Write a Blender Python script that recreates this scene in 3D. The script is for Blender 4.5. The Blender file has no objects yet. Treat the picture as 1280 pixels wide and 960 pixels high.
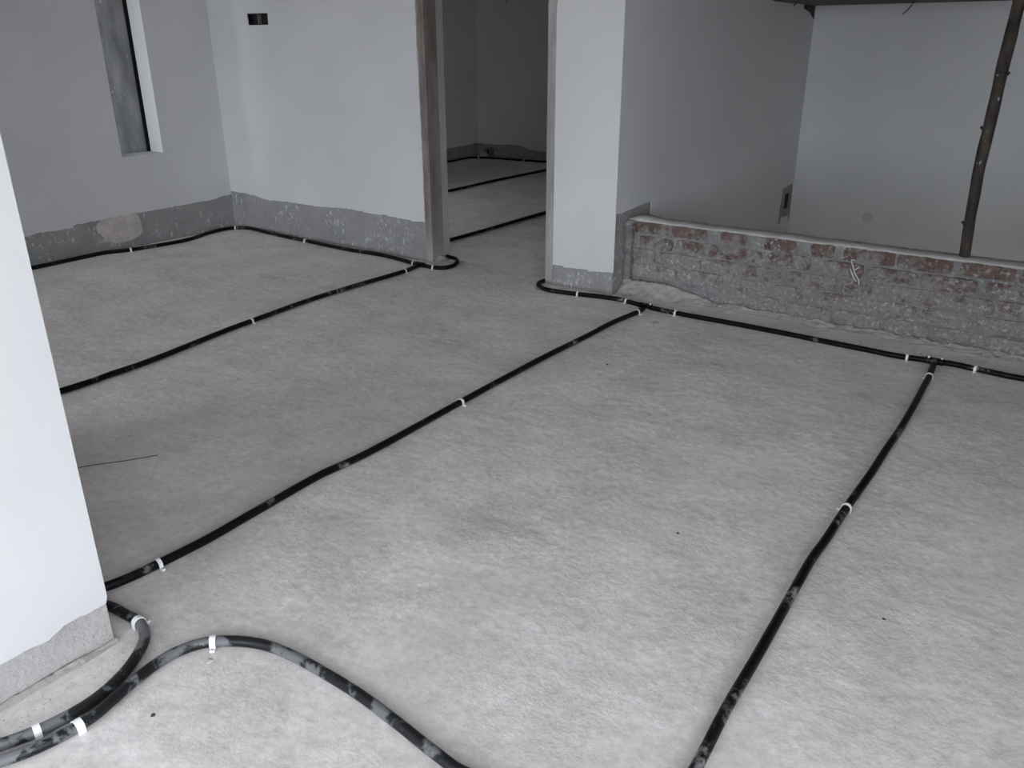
import bpy, bmesh, math, random
from mathutils import Vector, Matrix, noise

SC = bpy.context.scene
COL = SC.collection
random.seed(7)

# ------------------------------------------------------------------ camera
F_PX = 1030.0
YAW, PITCH, ROLL = -0.61874, 0.39184, -0.003085
CAM = Vector((0.0, 0.0, 1.5))
fwd = Vector((math.sin(YAW)*math.cos(PITCH), math.cos(YAW)*math.cos(PITCH), -math.sin(PITCH)))
rgt = fwd.cross(Vector((0, 0, 1))).normalized()
upv = rgt.cross(fwd)
c_, s_ = math.cos(ROLL), math.sin(ROLL)
rgt, upv = c_*rgt + s_*upv, -s_*rgt + c_*upv
cam_d = bpy.data.cameras.new('camera')
cam_d.sensor_fit = 'HORIZONTAL'; cam_d.sensor_width = 36.0
cam_d.lens = 36.0*F_PX/1280.0
cam_d.clip_start = 0.05
cam = bpy.data.objects.new('camera', cam_d); COL.objects.link(cam)
cam.matrix_world = Matrix(((rgt.x, upv.x, -fwd.x, CAM.x), (rgt.y, upv.y, -fwd.y, CAM.y),
                           (rgt.z, upv.z, -fwd.z, CAM.z), (0, 0, 0, 1)))
SC.camera = cam

# ------------------------------------------------------------------ sky, daylight portals, exposure
world = bpy.data.worlds.new('world'); SC.world = world
world.use_nodes = True
bg = world.node_tree.nodes['Background']
bg.inputs['Color'].default_value = (0.865, 0.925, 1.0, 1)      # even overcast sky
bg.inputs['Strength'].default_value = 11.0
SC.view_settings.view_transform = 'Standard'
SC.view_settings.look = 'None'
SC.view_settings.gamma = 1.0
SC.view_settings.use_curve_mapping = False
SC.view_settings.exposure = 0.0
SC.cycles.max_bounces = 12
SC.cycles.diffuse_bounces = 8

REAR_Y, XR = -3.0, 1.9                         # rear wall (behind the camera) and right wall
OPEN_REAR = [(-6.1, -4.5, 0.0, 2.5), (-1.65, -0.45, 0.0, 2.6)]        # openings added in the rear wall to shape daylight: x0, x1, z0, z1
OPEN_RIGHT = [(-2.75, -0.10, 0.0, 2.6)]          # unseen opening added in the right wall for daylight: y0, y1, z0, z1
OPEN_STAIR = [(-1.0, 0.5, -1.5, -0.25)]        # opening added below the floor edge to light the stairwell (x0, x1, z0, z1)
OPEN_BACKROOM = []        # added openings of the back room, right wall (y0, y1, z0, z1)
OPEN_BACKLEFT = [(5.3, 5.75, 0.3, 2.3)]        # and left wall, an unseen opening added to light the room
def portal(name, loc, rot, sx, sy):
    l = bpy.data.lights.new(name, 'AREA'); l.shape = 'RECTANGLE'; l.size = sx; l.size_y = sy
    l.cycles.is_portal = True
    o = bpy.data.objects.new(name, l); COL.objects.link(o); o.location = loc; o.rotation_euler = rot
    return o
for a0, a1, z0, z1 in OPEN_REAR:
    portal('daylight_portal', ((a0+a1)/2, REAR_Y-0.1, (z0+z1)/2), (math.radians(90), 0, 0), a1-a0, z1-z0)
for a0, a1, z0, z1 in OPEN_RIGHT:
    portal('daylight_portal', (XR+0.1, (a0+a1)/2, (z0+z1)/2), (math.radians(90), 0, math.radians(90)), a1-a0, z1-z0)
for a0, a1, z0, z1 in OPEN_BACKROOM:
    portal('daylight_portal', (-2.50, (a0+a1)/2, (z0+z1)/2), (math.radians(90), 0, math.radians(90)), a1-a0, z1-z0)

for a0, a1, z0, z1 in OPEN_STAIR:
    portal('daylight_portal', ((a0+a1)/2, 4.75, (z0+z1)/2), (math.radians(90), 0, 0), a1-a0, z1-z0)
for a0, a1, z0, z1 in OPEN_BACKLEFT:
    portal('daylight_portal', (-7.65, (a0+a1)/2, (z0+z1)/2), (math.radians(90), 0, math.radians(-90)), a1-a0, z1-z0)

portal('daylight_portal', (-6.45, 3.77, 1.42), (math.radians(90), 0, math.radians(-90)), 0.37, 1.46)      # slot window

# ------------------------------------------------------------------ pixel helpers (1280x960 frame)
def ray(x, y): return rgt*((x-640)/F_PX) - upv*((y-480)/F_PX) + fwd
def fl(x, y, z=0.0):
    d = ray(x, y); return CAM + d*((z-CAM.z)/d.z)
def onY(x, y, Y):
    d = ray(x, y); return CAM + d*((Y-CAM.y)/d.y)
def onX(x, y, X):
    d = ray(x, y); return CAM + d*((X-CAM.x)/d.x)

# ------------------------------------------------------------------ materials
class NT:
    def __init__(s, name):
        s.m = bpy.data.materials.new(name); s.m.use_nodes = True
        s.t = s.m.node_tree; s.b = s.t.nodes['Principled BSDF']
        s.b.inputs['Roughness'].default_value = 0.8
        s.b.inputs['Specular IOR Level'].default_value = 0.25
        s.geo = s.t.nodes.new('ShaderNodeNewGeometry')
    def n(s, kind, **kw):
        q = s.t.nodes.new(kind)
        for k, v in kw.items():
            if k in q.inputs: q.inputs[k].default_value = v
            else: setattr(q, k, v)
        return q
    def l(s, a, b): s.t.links.new(a, b)
    def noise(s, scale, detail=4, rough=0.55, stretch=None, off=0.0):
        q = s.n('ShaderNodeTexNoise', Scale=scale, Detail=detail, Roughness=rough)
        mp = s.n('ShaderNodeMapping')
        mp.inputs['Location'].default_value = (off, off*1.7, off*0.6)
        if stretch: mp.inputs['Scale'].default_value = stretch
        s.l(s.geo.outputs['Position'], mp.inputs['Vector']); s.l(mp.outputs['Vector'], q.inputs['Vector'])
        return q.outputs['Fac']
    def voro(s, scale, stretch=None, off=0.0, rnd=1.0):
        q = s.n('ShaderNodeTexVoronoi', Scale=scale, Randomness=rnd)
        mp = s.n('ShaderNodeMapping')
        mp.inputs['Location'].default_value = (off, off*1.3, off*0.7)
        if stretch: mp.inputs['Scale'].default_value = stretch
        s.l(s.geo.outputs['Position'], mp.inputs['Vector']); s.l(mp.outputs['Vector'], q.inputs['Vector'])
        return q.outputs['Distance']
    def ramp(s, fac, stops):
        q = s.n('ShaderNodeValToRGB'); e = q.color_ramp.elements
        while len(e) < len(stops): e.new(0.5)
        for el, (p, c) in zip(e, stops):
            el.position = p; el.color = (c, c, c, 1) if isinstance(c, (int, float)) else (*c, 1)
        s.l(fac, q.inputs['Fac']); return q.outputs['Color']
    def mix(s, fac, a, b, mode='MIX'):
        q = s.n('ShaderNodeMix', data_type='RGBA', blend_type=mode)
        for v, i in ((fac, 0), (a, 6), (b, 7)):
            if isinstance(v, (int, float)): q.inputs[i].default_value = v
            elif isinstance(v, tuple): q.inputs[i].default_value = (*v, 1)
            else: s.l(v, q.inputs[i])
        return q.outputs[2]
    def math(s, op, a, b=0.0):
        q = s.n('ShaderNodeMath', operation=op)
        for v, i in ((a, 0), (b, 1)):
            if isinstance(v, (int, float)): q.inputs[i].default_value = v
            else: s.l(v, q.inputs[i])
        return q.outputs[0]
    def z(s):
        q = s.n('ShaderNodeSeparateXYZ'); s.l(s.geo.outputs['Position'], q.inputs[0]); return q.outputs['Z']
    def bump(s, h, strength, dist):
        q = s.n('ShaderNodeBump', Strength=strength, Distance=dist); s.l(h, q.inputs['Height'])
        s.l(q.outputs['Normal'], s.b.inputs['Normal'])
    def col(s, c):
        if isinstance(c, tuple): s.b.inputs['Base Color'].default_value = (*c, 1)
        else: s.l(c, s.b.inputs['Base Color'])

M = {}
def mk_putty():
    t = NT('white_putty')
    c = t.ramp(t.noise(1.1, 3), [(0.3, (0.585, 0.588, 0.596)), (0.7, (0.645, 0.645, 0.65))])
    sm = t.ramp(t.noise(9, 5, 0.7, (1, 1, 0.35), 3.0), [(0.66, 0.0), (0.8, 0.5)])
    c = t.mix(sm, c, (0.54, 0.54, 0.54))
    t.col(c); t.b.inputs['Roughness'].default_value = 0.62
    t.bump(t.noise(26, 4), 0.08, 0.01); M['putty'] = t.m
mk_putty()
def mk_cement(name, base, lo, specks=True, bump=0.35):
    t = NT(name)
    c = t.ramp(t.noise(5, 6, 0.65), [(0.3, lo), (0.72, base)])
    c = t.mix(t.ramp(t.noise(60, 3), [(0.35, 0.35), (0.65, 0.0)]), c, tuple(v*0.72 for v in base))
    if specks:
        area = t.ramp(t.noise(3.2, 3, 0.5, None, 5.0), [(0.42, 0.0), (0.56, 1.0)])
        sp = t.math('MULTIPLY', t.ramp(t.noise(38, 3, 0.6, (1, 1, 0.5), 1.0), [(0.60, 0.0), (0.66, 1.0)]), area)
        sp2 = t.math('MULTIPLY', t.ramp(t.noise(75, 2, 0.5, (1, 1, 0.6), 9.0), [(0.66, 0.0), (0.70, 1.0)]), area)
        sp = t.math('MAXIMUM', sp, sp2)
        c = t.mix(t.math('MULTIPLY', sp, 0.8), c, (0.62, 0.62, 0.61))
    t.col(c); t.b.inputs['Roughness'].default_value = 0.9
    t.bump(t.noise(55, 5, 0.7), bump, 0.01); M[name] = t.m
mk_cement('cement', (0.35, 0.347, 0.345), (0.25, 0.248, 0.247))
mk_cement('rough_cement', (0.52, 0.50, 0.485), (0.37, 0.357, 0.35), False, 0.8)
def mk_column():
    t = NT('column_concrete')
    c = t.ramp(t.noise(9, 6, 0.6, (1, 1, 0.25)), [(0.32, (0.22, 0.225, 0.225)), (0.7, (0.50, 0.505, 0.51))])
    area = t.ramp(t.noise(4, 2, 0.5, None, 2), [(0.50, 0.0), (0.60, 1.0)])
    c = t.mix(t.math('MULTIPLY', t.ramp(t.noise(40, 3, 0.6, (1, 1, 0.5)), [(0.62, 0.0), (0.68, 0.8)]), area), c, (0.75, 0.75, 0.73))
    t.col(c); t.bump(t.noise(40, 5), 0.3, 0.01); M['column'] = t.m
mk_column()
def mk_floor():
    t = NT('cement_screed')
    big = t.noise(0.6, 4, 0.6, None, 3.0)
    c = t.ramp(big, [(0.34, (0.70, 0.650, 0.634)), (0.66, (0.745, 0.708, 0.700))])
    mid = t.ramp(t.noise(3.4, 7, 0.66, None, 2.0), [(0.32, (0.87, 0.855, 0.85)), (0.62, (1.06, 1.06, 1.06))])
    c = t.mix(1.0, c, mid, 'MULTIPLY')
    fine = t.ramp(t.noise(30, 7, 0.74, None, 4.0), [(0.32, 0.86), (0.66, 1.12)])
    c = t.mix(1.0, c, fine, 'MULTIPLY')
    fl_a = t.ramp(t.noise(1.7, 3, 0.6, None, 8.0), [(0.5, 0.0), (0.64, 1.0)])      # chalky flakes
    fl_b = t.ramp(t.noise(26, 6, 0.7, None, 1.0), [(0.54, 0.0), (0.63, 0.75)])
    c = t.mix(t.math('MULTIPLY', fl_a, fl_b), c, (0.86, 0.86, 0.86))
    fl_c = t.ramp(t.noise(8, 9, 0.72, None, 21.0), [(0.60, 0.0), (0.66, 0.55)])
    c = t.mix(fl_c, c, (0.84, 0.835, 0.83))
    dk = t.ramp(t.noise(5, 9, 0.75, None, 31.0), [(0.62, 0.0), (0.72, 0.4)])
    c = t.mix(dk, c, (0.42, 0.39, 0.375))
    st = t.ramp(t.noise(1.3, 6, 0.72, None, 14.0), [(0.60, 0.0), (0.74, 0.4)])   # old stains
    c = t.mix(st, c, (0.34, 0.32, 0.31))
    t.col(c); t.b.inputs['Roughness'].default_value = 1.0; t.b.inputs['Specular IOR Level'].default_value = 0.05
    mask = t.ramp(t.noise(2.3, 4, 0.6, None, 17.0), [(0.38, 0.22), (0.62, 1.0)])      # crusted areas between trowelled ones
    h = t.math('MULTIPLY', t.noise(11, 9, 0.72), mask)
    t.bump(h, 0.62, 0.024); M['floor'] = t.m
mk_floor()
def mk_pipe():
    t = NT('black_pipe')
    a = t.ramp(t.noise(6, 4, 0.6, None, 1.0), [(0.56, 0.0), (0.66, 1.0)])
    b = t.ramp(t.noise(45, 4, 0.6), [(0.46, 0.0), (0.6, 1.0)])
    c = t.mix(t.math('MULTIPLY', t.math('MULTIPLY', a, b), 0.75), (0.005, 0.005, 0.0055), (0.30, 0.30, 0.30))
    t.col(c); t.b.inputs['Roughness'].default_value = 0.36; t.b.inputs['Specular IOR Level'].default_value = 0.14
    M['pipe'] = t.m
    t = NT('dusty_black_pipe')
    a = t.ramp(t.noise(12, 6, 0.62, None, 6.0), [(0.50, 0.0), (0.555, 1.0)])
    c = t.mix(t.math('MULTIPLY', a, 0.6), (0.009, 0.010, 0.011), (0.23, 0.24, 0.25))
    t.col(c); t.b.inputs['Roughness'].default_value = 0.42; t.b.inputs['Specular IOR Level'].default_value = 0.3
    M['pipe_dusty'] = t.m
mk_pipe()
def mk_plain(name, colr, rough=0.6, bump=None, var=None):
    t = NT(name)
    c = colr
    if var:
        c = t.ramp(t.noise(var, 5, 0.65), [(0.3, tuple(v*0.7 for v in colr)), (0.7, tuple(v*1.12 for v in colr))])
    t.col(c); t.b.inputs['Roughness'].default_value = rough
    if bump: t.bump(t.noise(bump, 4), 0.4, 0.005)
    M[name] = t.m
mk_plain('clip_white', (0.82, 0.83, 0.83), 0.45)
mk_plain('nail_steel', (0.35, 0.35, 0.35), 0.4)
mk_plain('flat_black', (0.006, 0.006, 0.006), 0.6)
mk_plain('box_black', (0.012, 0.012, 0.013), 0.5, 60, 40)
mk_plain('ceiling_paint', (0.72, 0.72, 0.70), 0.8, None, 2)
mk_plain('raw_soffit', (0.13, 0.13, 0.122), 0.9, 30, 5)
mk_plain('cream_putty', (0.56, 0.52, 0.48), 0.85, 50, 14)
mk_plain('crumb_grey', (0.50, 0.49, 0.47), 0.95, 90, 30)
mk_plain('crumb_dark', (0.05, 0.045, 0.045), 0.9)
mk_plain('wire', (0.02, 0.02, 0.02), 0.5)
mk_plain('drip', (0.62, 0.61, 0.58), 0.9)
mk_plain('earth', (0.24, 0.23, 0.20), 0.95, None, 0.3)
mk_plain('straw', (0.10, 0.085, 0.075), 0.9)
mk_plain('grey_putty', (0.50, 0.50, 0.505), 0.7)
mk_plain('drain_grey', (0.20, 0.20, 0.20), 0.6, None, 20)
def mk_wood():
    t = NT('frame_wood')
    c = t.ramp(t.noise(22, 5, 0.6, (1, 1, 0.06)), [(0.3, (0.105, 0.075, 0.064)), (0.7, (0.20, 0.152, 0.13))])
    low = t.ramp(t.z(), [(0.05, 0.95), (0.34, 0.12)])
    sm = t.math('MULTIPLY', t.ramp(t.noise(7, 5, 0.65, (1, 1, 0.4), 3), [(0.36, 1.0), (0.62, 0.15)]), 0.55)
    c = t.mix(t.math('MAXIMUM', low, sm), c, (0.36, 0.35, 0.34))     # cement slurry smeared over the wood
    t.col(c); t.bump(t.noise(40, 4, 0.6, (1, 1, 0.15)), 0.3, 0.006); M['wood'] = t.m
    t = NT('slurried_wood')
    c = t.ramp(t.noise(14, 5, 0.65, (1, 1, 0.2)), [(0.3, (0.25, 0.235, 0.225)), (0.7, (0.42, 0.41, 0.395))])
    t.col(c); t.bump(t.noise(40, 4, 0.6, (1, 1, 0.2)), 0.3, 0.006); M['wood_grey'] = t.m
    t = NT('bark')
    c = t.ramp(t.noise(28, 5, 0.65, (1, 1, 0.35)), [(0.3, (0.014, 0.011, 0.009)), (0.72, (0.075, 0.062, 0.053))])
    c = t.mix(t.ramp(t.noise(40, 2, 0.5, (1, 1, 0.6), 3), [(0.70, 0.0), (0.74, 0.7)]), c, (0.40, 0.39, 0.37))
    t.col(c); t.bump(t.noise(45, 5, 0.6, (1, 1, 0.3)), 0.6, 0.008); M['bark'] = t.m
mk_wood()
def mk_brick():
    t = NT('old_brick')
    c = t.ramp(t.noise(11, 5, 0.6), [(0.3, (0.125, 0.085, 0.074)), (0.7, (0.245, 0.165, 0.14))])
    c = t.mix(t.ramp(t.noise(30, 4, 0.7, None, 7), [(0.5, 0.0), (0.7, 0.6)]), c, (0.31, 0.25, 0.225))
    zz = t.z()      # splashed cement slurry, heavier on the lower courses
    grad = t.ramp(zz, [(0.10, 0.21), (0.30, 0.115), (0.46, 0.0)])
    sl = t.math('ADD', t.noise(13, 7, 0.72, None, 3), grad)
    c = t.mix(t.ramp(sl, [(0.50, 0.0), (0.64, 0.9)]), c, t.ramp(t.noise(50, 5, 0.7, None, 6), [(0.3, (0.28, 0.272, 0.27)), (0.7, (0.49, 0.48, 0.472))]))
    sp = t.ramp(t.noise(42, 4, 0.65, None, 2), [(0.55, 0.0), (0.64, 1.0)])
    lower = t.ramp(t.math('ADD', t.noise(4, 3, 0.5, None, 12), t.ramp(zz, [(0.04, 0.20), (0.34, 0.0)])), [(0.45, 0.12), (0.62, 1.0)])
    c = t.mix(t.math('MULTIPLY', sp, lower), c, (0.60, 0.595, 0.585))
    t.col(c); t.b.inputs['Roughness'].default_value = 0.95
    t.bump(t.noise(60, 6, 0.78), 1.0, 0.02); M['brick'] = t.m
    t = NT('mortar')
    c = t.ramp(t.noise(12, 6, 0.7), [(0.3, (0.24, 0.235, 0.235)), (0.7, (0.43, 0.425, 0.42))])
    sp = t.ramp(t.noise(42, 4, 0.65, None, 2), [(0.57, 0.0), (0.66, 0.9)])
    lower = t.ramp(t.noise(4, 3, 0.5, None, 12), [(0.44, 0.15), (0.60, 1.0)])
    c = t.mix(t.math('MULTIPLY', sp, lower), c, (0.62, 0.615, 0.60))
    t.col(c); t.b.inputs['Roughness'].default_value = 0.95
    t.bump(t.noise(55, 6, 0.78), 1.0, 0.02); M['mortar'] = t.m
    t = NT('dusty_lit_mortar')  # dust tone, plus lightening for light falling on the top
    c = t.ramp(t.noise(14, 6, 0.7), [(0.3, (0.42, 0.41, 0.40)), (0.7, (0.62, 0.61, 0.60))])
    t.col(c); t.bump(t.noise(60, 5, 0.75), 0.7, 0.012); M['mortar_dusty_lit'] = t.m
mk_brick()

# ------------------------------------------------------------------ object helpers
def finish(name, bm, mat, parent=None, smooth=False):
    bmesh.ops.recalc_face_normals(bm, faces=bm.faces[:])
    me = bpy.data.meshes.new(name); bm.to_mesh(me); bm.free()
    me.materials.append(M[mat] if isinstance(mat, str) else mat)
    if smooth:
        for p in me.polygons: p.use_smooth = True
    o = bpy.data.objects.new(name, me); COL.objects.link(o)
    if parent is not None: o.parent = parent
    return o
def struct(o, label=None):
    o['kind'] = 'structure'
    if label: o['label'] = label
    return o
def tag(o, label, cat, group=None):
    o['label'] = label; o['category'] = cat
    if group: o['group'] = group
    return o
def box(bm, x0, x1, y0, y1, z0, z1):
    v = [bm.verts.new(p) for p in ((x0,y0,z0),(x1,y0,z0),(x1,y1,z0),(x0,y1,z0),(x0,y0,z1),(x1,y0,z1),(x1,y1,z1),(x0,y1,z1))]
    for f in ((3,2,1,0),(4,5,6,7),(0,1,5,4),(1,2,6,5),(2,3,7,6),(3,0,4,7)):
        bm.faces.new([v[i] for i in f])
    return v
def boxes(name, lst, mat, parent=None):
    bm = bmesh.new()
    for b in lst: box(bm, *b)
    return finish(name, bm, mat, parent)
def to3(axis, a, b, d):
    # a wall-plane point: axis 'Y' -> (a = x, b = z, depth along y); axis 'X' -> (a = y, b = z, depth along x); 'Z' -> plan
    return (a, d, b) if axis == 'Y' else ((d, a, b) if axis == 'X' else (a, b, d))
def plate(name, axis, outline, d0, d1, mat, parent=None, holes=()):
    """flat slab with any outline (and holes) between depth d0 and d1"""
    bm = bmesh.new()
    loops = [outline] + list(holes)
    edges, rings = [], []
    for lp in loops:
        vs = [bm.verts.new(to3(axis, a, b, d0)) for a, b in lp]
        rings.append(vs)
        for i in range(len(vs)): edges.append(bm.edges.new((vs[i], vs[(i+1) % len(vs)])))
    if len(loops) == 1:
        bm.faces.new(rings[0])
    else:
        bmesh.ops.triangle_fill(bm, edges=edges, use_beauty=True)
    front = bm.faces[:]
    vmap = {}
    for lp, vs in zip(loops, rings):
        for (a, b), v in zip(lp, vs): vmap[v] = bm.verts.new(to3(axis, a, b, d1))
    for f in front: bm.faces.new([vmap[v] for v in reversed(f.verts)])
    for vs in rings:
        n = len(vs)
        for i in range(n):
            a, b = vs[i], vs[(i+1) % n]
            bm.faces.new((a, b, vmap[b], vmap[a]))
    return finish(name, bm, mat, parent)
def ragged(pts, step=0.02, amp=0.004, seed=0):
    """subdivide a polyline and jitter it so that a coat of plaster ends unevenly"""
    out = []
    for i in range(len(pts)-1):
        a, b = Vector(pts[i]), Vector(pts[i+1])
        n = max(1, int((b-a).length/step))
        for k in range(n):
            p = a.lerp(b, k/n)
            q = p*31.0
            j = noise.noise(Vector((q.x, q.y, seed)))*amp + noise.noise(Vector((q.x*3.3, q.y*3.3, seed+5)))*amp*0.7
            nrm = Vector((-(b-a).y, (b-a).x)).normalized()
            if i == 0 and k == 0: j = 0
            out.append(tuple(p + nrm*j))
    out.append(tuple(pts[-1]))
    return out
def catmull(P, step=0.02):
    P = [Vector(p) for p in P]
    out = []
    for i in range(len(P)-1):
        p0 = P[i-1] if i else P[i]*2-P[i+1]
        p1, p2 = P[i], P[i+1]
        p3 = P[i+2] if i+2 < len(P) else P[i+1]*2-P[i]
        n = max(1, int((p2-p1).length/step))
        for k in range(n):
            t = k/n
            out.append(0.5*((2*p1) + (p2-p0)*t + (2*p0-5*p1+4*p2-p3)*t*t + (3*p1-p0-3*p2+p3)*t**3))
    out.append(P[-1]); return out
def smooth_path(P, it=2, keep=1):
    for _ in range(it):
        P = P[:keep] + [(P[i-1]+P[i]*2+P[i+1])/4 for i in range(keep, len(P)-keep)] + P[len(P)-keep:]
    return P
def tube(bm, path, r, seg=14, caps=True):
    path = [Vector(p) for p in path]
    rad = r if callable(r) else (lambda i, t: r)
    rings, n = [], len(path)
    up = Vector((0, 0, 1)); prev = None
    for i, p in enumerate(path):
        d = (path[min(i+1, n-1)] - path[max(i-1, 0)]).normalized()
        if prev is None:
            a = d.cross(up if abs(d.z) < 0.9 else Vector((1, 0, 0))).normalized()
        else:
            a = (prev - d*prev.dot(d)).normalized()
        prev = a; b = d.cross(a)
        rr = rad(i, i/max(1, n-1))
        rings.append([bm.verts.new(p + (a*math.cos(2*math.pi*k/seg) + b*math.sin(2*math.pi*k/seg))*(rr[k] if isinstance(rr, list) else rr)) for k in range(seg)])
    for i in range(n-1):
        for k in range(seg):
            bm.faces.new((rings[i][k], rings[i][(k+1) % seg], rings[i+1][(k+1) % seg], rings[i+1][k]))
    if caps:
        bm.faces.new(list(reversed(rings[0]))); bm.faces.new(rings[-1])
    return rings

# ------------------------------------------------------------------ the shell
Z_C = 2.85          # ceiling height
XL, YW = -6.25, 4.54            # left wall face, wall face with the doorway
XS, YS = -2.44, 8.06            # stair wall face, far stair wall face
YR, XB = 9.70, -7.50            # back room: far wall, left wall
WT = 0.21
PW = (YW+0.005, YW+WT)

flo = plate('floor', 'Z', [(-7.75, -3.25), (XR, -3.25), (XR, 4.90), (XS-.1, 4.90), (XS-.1, 9.95), (-7.75, 9.95)], -0.15, 0.0, 'floor')
struct(flo, 'bare grey cement screed floor')
struct(boxes('floor_stair_landing', [(XS, XR, 4.9, YS+.2, -1.75, -1.6)], 'floor'), 'lower stair landing of bare cement')
struct(boxes('ground_outside', [(-60, 60, -60, 60, -3.6, -3.4)], 'earth'), 'bare ground outside the building')
struct(boxes('ceiling', [(-7.75, XR+.2, -3.25, 9.95, Z_C, Z_C+0.15)], 'ceiling_paint'), 'plain ceiling slab')

# left wall with its narrow slot window
WY0, WY1, WZ0, WZ1 = 3.588, 3.955, 0.692, 2.15
wl = plate('wall_left', 'X', [(-3.25, 0), (YW+.1, 0), (YW+.1, Z_C), (-3.25, Z_C)], XL-0.17, XL-0.005, 'cement',
           holes=[[(WY0, WZ0), (WY1, WZ0), (WY1, WZ1), (WY0, WZ1)]])
struct(wl, 'white left wall with a narrow slot window and a grey cement band at its foot')
def pX(lst, X): return [(onX(x, y, X).y, onX(x, y, X).z) for x, y in lst]
def pY(lst, Y): return [(onY(x, y, Y).x, onY(x, y, Y).z) for x, y in lst]
bl = pX([(29.4,296.4),(50,291),(72,288.5),(91.5,285),(92,281.8),(126,275),(146,270.5),(170,266),(172,266.5),(196,262),(220,258),(262,250),(292,242)], XL)
bl = ragged([(-3.25, 0.21), (2.2, 0.225)] + bl + [(YW, bl[-1][1]+0.004)], 0.025, 0.006, 1)
plate('putty_coat', 'X', bl + [(YW, Z_C), (-3.25, Z_C)], XL-0.005, XL, 'putty', wl,
      holes=[[(WY0, WZ0), (WY1, WZ0), (WY1, WZ1), (WY0, WZ1)]])
pp = pX([(126,275),(146,270.6),(170,266),(174,270.6),(177,280),(178.6,289),(176,294),(165,300),(152.8,303.4),(129,303.4),(130,297),(121.6,289),(120,283)], XL)
plate('putty_patch', 'X', ragged(pp + [pp[0]], 0.02, 0.004, 4)[:-1], XL-0.005, XL-0.001, 'cream_putty', wl)

# slot window: white reveal, near-black strip, bare concrete column close behind
w1 = boxes('window_1', [(XL-0.168, XL, WY1-0.006, WY1, WZ0, WZ1)], 'putty')
struct(w1, 'narrow slot window with a white reveal and a concrete column behind it')
boxes('reveal', [(XL-0.168, XL, WY0, WY0+0.006, WZ0, WZ1)], 'putty', w1)
boxes('sill', [(XL-0.168, XL, WY0+.006, WY1-.006, WZ0, WZ0+0.006)], 'putty', w1)
boxes('lintel', [(XL-0.168, XL, WY0+.006, WY1-.006, WZ1-0.006, WZ1)], 'putty', w1)
CX = XL - 0.29                    # face of the column outside
boxes('dark_strip', [(CX-0.10, CX-0.004, 3.999, 4.20, WZ0-.3, WZ1+.1)], 'flat_black', w1)
bm = bmesh.new()
n = 10
pl = [(3.46, CX-0.45), (3.46, CX-0.03)]
for k in range(n+1):
    t = k/n; pl.append((3.47 + t*(3.997-3.47), CX - 0.012 + 0.012*math.sin(math.pi*t)))
pl += [(3.997, CX-0.45)]
va = [bm.verts.new((x, y, -3.4)) for y, x in pl]; vb = [bm.verts.new((x, y, Z_C)) for y, x in pl]
bm.faces.new(va); bm.faces.new(list(reversed(vb)))
for i in range(len(pl)): bm.faces.new((va[i], va[(i+1) % len(pl)], vb[(i+1) % len(pl)], vb[i]))
struct(finish('wall_column', bm, 'column'), 'stained bare concrete column seen through the slot window')

# wall with the doorway, left of the door
SX0, SX1, SZ0, SZ1 = -5.752, -5.514, 1.638, 1.720          # flush electrical box
sock = [(SX0, SZ0), (SX1-.003, SZ0), (SX1, SZ1), (SX0-.006, SZ1+.002)]
FX0, FX1 = -4.003, -3.945       # left door post
GX0, GX1 = -2.955, -2.896       # right door post
wb = plate('wall_back', 'Y', [(-7.75, 0), (FX0, 0), (FX0, 2.16), (GX1, 2.16), (GX1, Z_C), (-7.75, Z_C)], PW[0], PW[1], 'cement', holes=[sock])
struct(wb, 'white wall beside the doorway, grey cement band along its foot')
be = pY([(295,240),(304.8,241),(316,243.8),(324.6,247),(333,250),(349.6,251.4),(370,254),(392.5,257.5),(410,259),(430,260.5),(454,264.4),(456,266),(482.5,269),(500,273),(512.5,275),(516,277),(531,277.5)], YW)
ed = pY([(531,277.5),(529.3,233),(527.3,179),(525,140),(523.2,104),(520.8,62),(519.2,20),(518.2,0)], YW)
outl = ragged([(XL, be[0][1]+.003)] + be, 0.025, 0.007, 2)[:-1] + ragged(ed + [(ed[-1][0]-0.005, Z_C)], 0.03, 0.004, 3) + [(XL, Z_C)]
plate('putty_coat', 'Y', outl, YW, YW+0.005, 'putty', wb, holes=[sock])
# back face of the same wall is the back room's own putty
plate('putty_back', 'Y', [(XB, 0.18), (FX0-.02, 0.18), (FX0-.02, Z_C), (XB, Z_C)], PW[1], PW[1]+0.004, 'putty', wb)
boxes('door_reveal', [(FX0, FX1-0.012, YW+0.125, PW[1], 0, 2.16)], 'rough_cement', wb)

so = bpy.data.objects.new('socket_box', None); COL.objects.link(so); so.location = ((SX0+SX1)/2, YW+0.03, SZ0)
tag(so, 'black recessed double electrical box without cover, on the white wall left of the doorway', 'socket box')
def child_boxes(name, lst, mat, par):
    o = boxes(name, lst, mat, par); o.matrix_parent_inverse = Matrix.Translation(par.location).inverted(); return o
e = 0.004
child_boxes('back_plate', [(SX0+.002, SX1-.005, YW+0.040, YW+0.046, SZ0+.002, SZ1-.002)], 'box_black', so)
child_boxes('rim', [(SX0+.001, SX1-.005, YW+0.002, YW+0.04, SZ0+.001, SZ0+.005), (SX0+.001, SX1-.005, YW+0.002, YW+0.04, SZ1-.006, SZ1-.002),
                    (SX0+.001, SX0+.005, YW+0.002, YW+0.04, SZ0+.005, SZ1-.006), (SX1-.009, SX1-.005, YW+0.002, YW+0.04, SZ0+.005, SZ1-.006)], 'box_black', so)
xm = (SX0+SX1)/2
child_boxes('divider', [(xm-.012, xm-.006, YW+0.008, YW+0.04, SZ0+.005, SZ1-.006)], 'drain_grey', so)

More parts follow.
